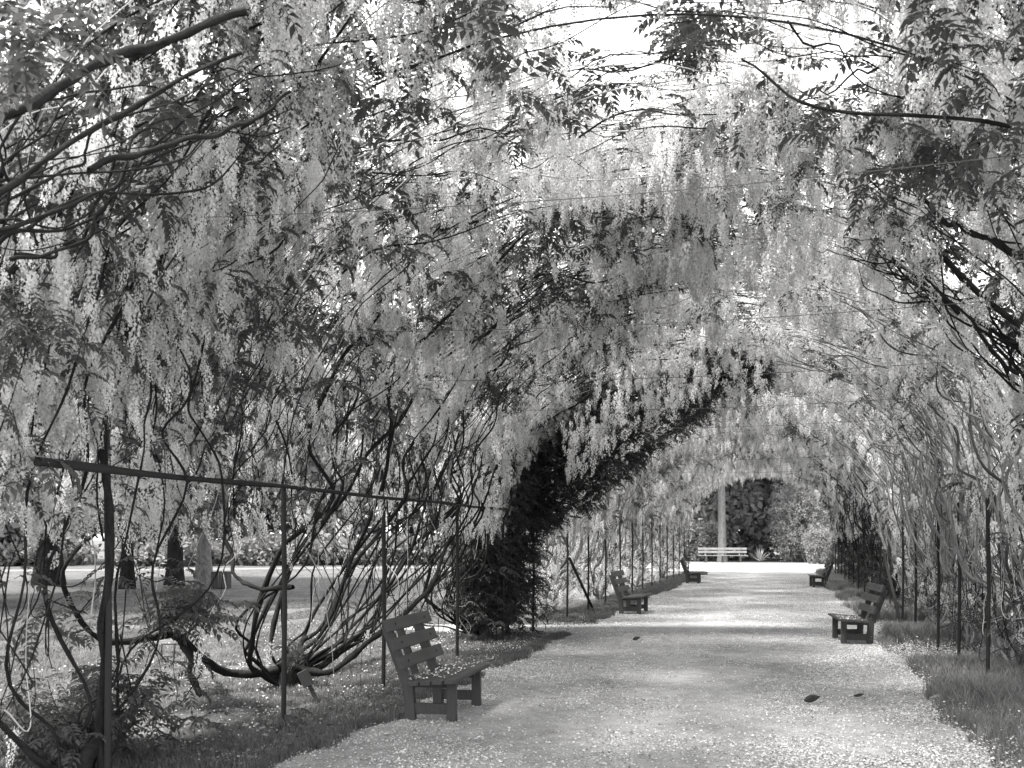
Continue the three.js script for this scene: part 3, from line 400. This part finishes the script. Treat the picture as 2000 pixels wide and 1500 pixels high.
// ---------------------------------------------------------------- grass, verge and petals
{
  const blade = (seed, n, h, spreadR, w) => { const R = rng(seed), g = new G(); for (let i = 0; i < n; i++) { const a = R() * 6.28, r = R() * spreadR, x = Math.cos(a) * r, z = Math.sin(a) * r, hh = h * (0.6 + 0.7 * R()), b = R() * 6.28, l = hh * (0.2 + 0.5 * R()), s = V(-Math.sin(b), 0, Math.cos(b)).multiplyScalar(w); const p = V(x, -0.01, z), m = V(x + Math.cos(b) * l * 0.3, hh * 0.6, z + Math.sin(b) * l * 0.3), t = V(x + Math.cos(b) * l, hh * 0.95, z + Math.sin(b) * l); g.quad(p.clone().sub(s), p.clone().add(s), m.clone().addScaledVector(s, 0.8), m.clone().addScaledVector(s, -0.8)); g.tri(m.clone().addScaledVector(s, -0.8), m.clone().addScaledVector(s, 0.8), t); } return g.build(); };
  const lawnTuft = blade(5, 16, 0.05, 0.07, 0.003), vergeTuft = blade(6, 26, 0.22, 0.1, 0.004), R = rng(77), list = [], verge = [], short = [];
  for (let i = 0; i < 60000; i++) { const Z = 6.5 + 20 * R() ** 1.6, px = -150 + 1500 * R(), p = place(px, 1050, Z); if (p.x > -4.3 || noise(p.x * 0.8, p.z * 0.8) < 0.22) continue; const v = -p.z; const cp = 16.75 + (p.x + 4.4) * 0.1; if (p.x > -6.3 && v > cp && v < cp + 1.7) continue; p.y = 0; list.push({ p, e: [0, R() * 6.28, 0], s: 0.7 + 0.7 * R(), c: 0.75 + 0.6 * noise(p.x * 1.5, p.z * 1.5, 4) }); }
  for (let i = 0; i < 6000; i++) { const v = 6 + 43 * R() ** 1.4; if (v > 17 && v < 19.4) continue; const u = edge(PL - 0.05, v, 1, 0.3) - 1.0 * R() ** 1.3; short.push({ p: W(u, 0, v), e: [0, R() * 6.28, 0], s: 0.8 + 0.8 * R(), c: 0.5 + 0.5 * R() }); }
  for (let i = 0; i < 10000; i++) { const v = 6 + 43 * R() ** 1.3; if (v > 18.7 && v < 21.3) continue; const w = R(), u = edge(PR + 0.02, v, 41, 0.3) + 1.9 * w; const mound = noise(u * 1.1, v * 0.75, 6); if (mound < 0.36 + 0.5 * R() * R() + 0.1 * (R() - 0.5)) continue; verge.push({ p: W(u, 0, v), e: [0, R() * 6.28, 0], s: (0.35 + 1.1 * (mound - 0.25)) * (v > 19 ? 1.2 : 1), c: 0.6 + 0.7 * R() }); }
  const own = (name, geo, mat, l, label, cat) => tag(spread(scene, name, geo, mat, l), label, cat);
  own('lawn_grass', lawnTuft, M.grass, list, 'short sunlit grass of the lawn left of the arbour', 'grass');
  own('edge_grass', lawnTuft, M.grass, short, 'sparse short grass in the shaded strip under the left posts', 'grass');
  own('verge_grass', vergeTuft, M.grassDark, verge, 'tall tufted grass along the right edge of the walk', 'grass');
  // weeds and dead leaves in the strips on both sides
  const weeds = [], litter = [];
  for (let i = 0; i < 700; i++) { const left = R() < 0.4, v = 7 + 34 * R() ** 1.6; if (v > 17 && v < 20.5) continue; const u = left ? PL - 0.1 - 1.6 * R() : PR + 0.15 + 1.8 * R(); if (noise(u * 1.3, v * 1.3, 14) < 0.42) continue; weeds.push({ p: W(u, 0.02, v), e: [(R() - 0.5) * 0.4, R() * 6.28, (R() - 0.5) * 0.4], s: 0.25 + 0.4 * R(), c: 0.6 + 0.7 * R() }); }
  for (let i = 0; i < 4200; i++) { const v = 6.5 + 20 * R() ** 1.4, u = R() < 0.7 ? PL - 0.2 - 6 * R() ** 1.3 : PR + 2.2 * R(); litter.push({ p: W(u, 0.03 + 0.03 * R(), v), e: [(R() - 0.5) * 0.8, R() * 6.28, (R() - 0.5) * 0.8], s: V(1.2 + 2 * R(), 1.5, 0.8 + 1.2 * R()), c: 0.3 + 0.9 * R() * R() }); }
  // fallen petals
  const pet = (() => { const g = new G(); g.quad(V(-0.009, 0.001, -0.007), V(0.009, 0.002, -0.008), V(0.011, 0.005, 0.007), V(-0.007, 0.002, 0.009)); g.tri(V(-0.009, 0.001, -0.007), V(0.002, 0.012, 0), V(-0.007, 0.002, 0.009)); return g.build(); })();
  own('leaf_litter', pet, leafy(0.3, 0.15), litter, 'dry leaves lying in the grass beside the walk', 'leaves');
  own('verge_weeds', TUFT[2], M.leafPale, weeds, 'low leafy weeds in the strips along the walk', 'weeds');
  const pl = [];
  for (let i = 0; i < 270000; i++) {
    const v = 6.5 + 36 * R() ** 1.9, u = lerp(PL - 0.7, PR + 0.5, R()), q = (u - PL) / (PR - PL); const out = u < edge(PL, v, 1, 0.3) || u > edge(PR, v, 41, 0.3); if (out && R() < 0.4) continue;
    let d = 0.3 + 0.95 * sstep(0.55, 1.0, q) + 0.55 * sstep(0.3, 0.0, q) * sstep(8, 11, v); d *= 0.35 + 1.3 * sstep(0.25, 0.75, noise(u * 1.7, v * 1.1, 9)) * (0.5 + noise(u * 6, v * 6, 2)); if (v > 16 && v < 20) d *= 0.5;
    if (R() > d * 0.75) continue; pl.push({ p: W(u, 0.014 + 0.002 * R(), v), e: [(R() - 0.5) * 0.5, R() * 6.28, (R() - 0.5) * 0.5], s: 0.4 + 0.8 * R() * R() + 0.2 * R(), c: R() < 0.22 ? 0.2 + 0.3 * R() : 0.6 + 0.45 * R() });
  }
  for (const [bu, bv] of [[-2.7, 9.12], [0.78, 16.85]]) for (let i = 0; i < 110; i++) { const d = 0.34 * R(), sgn = bu < 0 ? -1 : 1; pl.push({ p: W(bu + sgn * d, 0.388 - 0.02 * (d / 0.34) + 0.002 * R(), bv + (R() - 0.5) * 1.2), e: [(R() - 0.5) * 0.5, R() * 6.28, (R() - 0.5) * 0.5], s: 0.6 + 0.6 * R(), c: 0.6 + 0.4 * R() }); }
  for (let i = 0; i < 15000; i++) { const v = 6.5 + 13 * R(), u = 1.2 + 2.4 * R(); if (noise(u * 2, v * 2, 7) < 0.35) continue; pl.push({ p: W(u, 0.02 + 0.14 * R() * R(), v), e: [(R() - 0.5), R() * 6.28, (R() - 0.5)], s: 0.5 + 0.6 * R(), c: 0.7 + 0.35 * R() }); }
  for (let i = 0; i < 6000; i++) { const v = 6.5 + 12 * R(), u = PL - 0.3 - 5 * R() ** 1.6; if (noise(u * 1.4, v * 1.4, 17) < 0.4) continue; pl.push({ p: W(u, 0.02 + 0.04 * R(), v), e: [(R() - 0.5), R() * 6.28, (R() - 0.5)], s: 0.5 + 0.7 * R(), c: 0.6 + 0.4 * R() }); }
  own('fallen_petals', pet, M.petalGround, pl, 'pale fallen petals scattered over the walk', 'petals');
}

// ---------------------------------------------------------------- trees and shrubs beyond
function clumpGeo(seed, n, leaf, r) { const R = rng(seed), g = new G(); for (let i = 0; i < n; i++) { const c = V(R() - 0.5, R() - 0.5, R() - 0.5).multiplyScalar(2 * r), d = V(R() - 0.5, R() - 0.7, R() - 0.5).normalize(), s = V(R() - 0.5, R() - 0.5, R() - 0.5).cross(d).normalize().multiplyScalar(leaf * 0.3), m = c.clone().addScaledVector(d, leaf * 0.5), t = c.clone().addScaledVector(d, leaf); g.tri(c, m.clone().add(s), t); g.tri(c, t, m.clone().sub(s)); } return g.build(); }
const CL = [clumpGeo(1, 26, 0.22, 0.36), clumpGeo(2, 26, 0.2, 0.36), clumpGeo(3, 22, 0.26, 0.4)], CLF = [clumpGeo(4, 26, 0.42, 0.36), clumpGeo(5, 24, 0.36, 0.4)];
let treeSeed = 900;
function tree(name, label, pos, h, tr, cr, base, mat, bark, n, o = {}) {
  const R = rng(treeSeed += 7), t = thing(name, label, o.category || 'tree', pos, 0, o.group);
  const lx = (R() - 0.5) * h * 0.06, top = h * 0.8, tp = []; for (let i = 0; i <= 10; i++) { const k = i / 10; tp.push(V(lx * k * k * 2 + 0.15 * tr * Math.sin(k * 9), -0.1 + top * k, lx * k)); }
  part(t, 'trunk', new G().tube(tp, (k) => tr * (1 - 0.75 * k) + tr * 0.4 * Math.exp(-k * top / (tr * 1.1)), 10, 0.14, treeSeed).build(), bark);
  const lobes = [], nl = o.lobes || 7;
  for (let i = 0; i < nl; i++) {
    const a = i * 2.4 + R(), k = R(), y = lerp(base + cr * 0.25, h - cr * 0.3, (i + 0.5) / nl), rad = cr * (0.35 + 0.35 * R()) * (1 - 0.45 * ((i + 0.5) / nl) ** 2); const c = V(Math.cos(a) * rad, y, Math.sin(a) * rad); lobes.push([c, cr * (0.42 + 0.22 * k)]);
    const s = tp[Math.min(9, Math.floor(clamp((y * 0.75) / top, 0.15, 0.9) * 10))]; part(t, 'limb', new G().tube([s.clone(), s.clone().lerp(c, 0.5).add(V(0, 0.15 * rad, 0)), c.clone()], (q) => tr * 0.32 * (1 - 0.75 * q), 6).build(), bark);
  }
  const list = []; for (let i = 0; i < n; i++) { const [c, r] = lobes[i % nl], d = V(R() - 0.5, R() - 0.42, R() - 0.5).normalize().multiplyScalar(r * (0.55 + 0.5 * R())); d.y *= 0.8; const p = c.clone().add(d); if (p.y < base * 0.8) p.y = base * 0.8 + R(); list.push({ p: p.add(t.position), e: [R() * 3, R() * 6.28, R() * 3], s: (o.s || 1) * (0.8 + 0.7 * R()), c: 0.7 + 0.6 * R() }); }
  const set = o.far ? CLF : CL; set.forEach((g, k) => spread(t, 'crown', g, mat, list.filter((_, i) => i % set.length === k)));
  return t;
}
function shrub(name, label, pos, w, h, mat, n, o = {}) {
  const R = rng(treeSeed += 7), t = thing(name, label, o.category || 'shrub', pos, 0, o.group), st = new G(), list = [];
  for (let i = 0; i < 7; i++) { const a = i * 0.9 + R(); st.tube([V(0.1 * Math.cos(a), -0.05, 0.1 * Math.sin(a)), V(w * 0.22 * Math.cos(a), h * 0.4, w * 0.22 * Math.sin(a)), V(w * 0.36 * Math.cos(a), h * 0.78, w * 0.36 * Math.sin(a))], (k) => 0.04 * (1 - 0.7 * k), 5); }
  part(t, 'stem', st.build(), M.barkDark);
  for (let i = 0; i < n; i++) { const d = V(R() - 0.5, R() - 0.5, R() - 0.5).normalize().multiplyScalar(0.55 + 0.5 * R()), bump = 0.8 + 0.4 * noise(d.x * 3 + 9, d.y * 3, d.z * 3 + treeSeed); list.push({ p: V(d.x * w * 0.5 * bump, h * 0.5 + d.y * h * 0.5 * bump, d.z * w * 0.5 * bump).add(t.position), e: [R() * 3, R() * 6.28, R() * 3], s: (o.s || 0.7) * (0.7 + 0.6 * R()), c: 0.7 + 0.6 * R() }); }
  const set = o.far ? CLF : CL; set.forEach((g, k) => spread(t, 'foliage', g, mat, list.filter((_, i) => i % set.length === k)));
  return t;
}
// trees on the lawn
tree('lawn_tree', 'stout lawn tree with a flared trunk at the far left of the lawn', onGround(95, 1142), 13, 0.42, 5.5, 3.2, M.leafTree, M.barkDark, 900);
tree('lawn_tree', 'slim dark lawn tree behind the closest left post', onGround(248, 1150), 12, 0.2, 4.2, 3.0, M.leafTree, M.barkDark, 700);
tree('lawn_tree', 'lawn tree with a broad shaded trunk left of the litter bin', onGround(340, 1160), 12, 0.24, 4.6, 3.2, M.leafTree, M.barkDark, 800);
tree('lawn_tree', 'pale trunked lawn tree right beside the litter bin', onGround(398, 1146), 14, 0.24, 4.8, 3.4, M.leafTree, M.barkPale, 800);
{ const q = place(-70, 1050, 25); q.y = 0; tree('lawn_tree', 'big lawn tree whose crown shades the grass at the edge of the view', q, 13, 0.4, 6.2, 3.6, M.leafTree, M.barkDark, 1300); }
// tree belt beyond the lawn
[[-60, 62, 15, 'at the far left end'], [130, 72, 17, 'second from its left end'], [300, 66, 14, 'third from its left end'], [470, 74, 18, 'behind the litter bin'], [620, 68, 15, 'behind the many-stemmed vine'], [770, 76, 17, 'above the closest bench'], [910, 70, 15, 'behind the dark leafy curtain'], [1060, 78, 18, 'seen beside the leaning brace'], [1200, 84, 16, 'behind the middle bench']].forEach(([px, Z, h, w], i) => { const p = place(px, 1050, Z); p.y = 0; tree('belt_tree', 'dark tree of the belt beyond the lawn, ' + w, p, h, 0.35, 5.5, 1.2, i % 3 === 1 ? M.leafPale : M.leafTree, M.barkDark, 700, { far: true, s: 1.3, group: 'trees beyond the lawn' }); });
[[60, 61, 7], [330, 60, 6], [560, 62, 7], [740, 63, 6], [900, 64, 6], [1060, 66, 5]].forEach(([px, Z, w], i) => { const p = place(px, 1050, Z); p.y = 0; shrub('clipped_hedge', 'low dark hedge beyond the lawn, ' + ['far left', 'below the pale trunked tree', 'right of the litter bin', 'above the closest bench', 'behind the dark leafy curtain', 'left of the leaning brace'][i], p, w, 1.5, M.leafTree, 260, { far: true, s: 0.8, category: 'hedge', group: 'hedges beyond the lawn' }); });
// beyond the sunny court
{
  const g = (px, Z) => { const p = place(px, 1050, Z); p.y = 0; return p; };
  const t = thing('pale_tree', 'straight pale bare trunk standing behind the long pale bench', 'tree', g(1411, 69)); const pts = []; for (let i = 0; i <= 12; i++) pts.push(V(-0.012 * i, -0.1 + i * 0.95, 0)); part(t, 'trunk', new G().tube(pts, (k) => 0.27 - 0.1 * k + 0.1 * Math.exp(-k * 20), 12, 0.06, 3).build(), M.barkPale);
  const R = rng(5), list = []; for (let i = 0; i < 260; i++) list.push({ p: t.position.clone().add(V((R() - 0.5) * 6, 9 + 4 * R(), (R() - 0.5) * 6)), e: [R() * 3, R() * 6, R() * 3], s: 1 + R(), c: 0.8 + 0.4 * R() }); spread(t, 'crown', CLF[0], M.leafTree, list);
  tree('court_tree', 'dark broad tree behind the pale trunk', g(1375, 78), 13, 0.4, 5.2, 0.6, M.leafTree, M.barkDark, 900, { far: true, s: 1.15 });
  tree('court_tree', 'dense dark tree in the middle beyond the court', g(1480, 76), 14, 0.4, 4.8, 0.4, M.leafTree, M.barkDark, 1000, { far: true, s: 1.1 });
  tree('court_tree', 'tall dark tree on the right beyond the court', g(1640, 84), 15, 0.4, 6, 0.4, M.leafTree, M.barkDark, 900, { far: true, s: 1.2 });
  tree('court_tree', 'tall tree rising behind the dense dark one', g(1540, 92), 16, 0.4, 6.5, 0.8, M.leafTree, M.barkDark, 800, { far: true, s: 1.4 });
  tree('court_tree', 'tree far left behind the court', g(1290, 86), 16, 0.4, 6, 0.8, M.leafTree, M.barkDark, 800, { far: true, s: 1.4 });
  tree('court_tree', 'tree far right behind the right hand vines', g(1780, 80), 15, 0.4, 6, 0.8, M.leafTree, M.barkDark, 800, { far: true, s: 1.4 });
  shrub('feathery_shrub', 'pale feathery shrub bright in the sun at the right of the court', g(1572, 69), 4.4, 5.4, M.leafPale, 1500, { s: 0.55 });
  shrub('feathery_shrub', 'low darker shrub in front of the pale feathery one', g(1610, 63), 2.2, 2.2, M.leafTree, 500, { s: 0.45 });
  shrub('court_shrub', 'rounded dark shrub beside the end of the long pale bench', g(1365, 72), 3.4, 2.6, M.leafTree, 420, { s: 0.8 });
  // spiky plant
  const y = thing('spiky_plant', 'spiky plant with narrow leaves at the right end of the long pale bench', 'plant', g(1484, 66.5)); for (let i = 0; i < 34; i++) { const a = i * 2.4, e = 0.2 + 1.2 * R(), l = 0.7 + 0.4 * R(), gg = new G(), d = V(Math.cos(a) * Math.cos(e), Math.sin(e), Math.sin(a) * Math.cos(e)), s = V(-Math.sin(a), 0, Math.cos(a)).multiplyScalar(0.03), b = V(0, 0.1, 0); gg.quad(b.clone().sub(s), b.clone().add(s), b.clone().addScaledVector(d, l * 0.6).add(s), b.clone().addScaledVector(d, l * 0.6).sub(s)); gg.tri(b.clone().addScaledVector(d, l * 0.6).sub(s), b.clone().addScaledVector(d, l * 0.6).add(s), b.clone().addScaledVector(d, l).add(V(0, -0.08, 0))); part(y, 'leaf', gg.build(), M.leafPale); }
  // planting outside the right side of the walk
  [[5.2, 9, 3.2, 3.4, 'closest to us'], [5.4, 13.5, 3.4, 3.0, 'second along'], [5.8, 23.5, 3.4, 3.2, 'first past the cross path'], [5.4, 28.5, 3.4, 3.4, 'second past the cross path'], [5.6, 34, 3.6, 3.2, 'third past the cross path'], [5.4, 40, 3.6, 3.4, 'farthest along']].forEach(([u, v, w, h, s]) => shrub('border_shrub', 'leafy shrub outside the right posts, ' + s, W(u + 2.2, 0, v), w, h * 0.8, M.leafPale, 420, { s: 0.75, group: 'shrubs outside the right posts' }));
}

renderer.render(scene, camera);
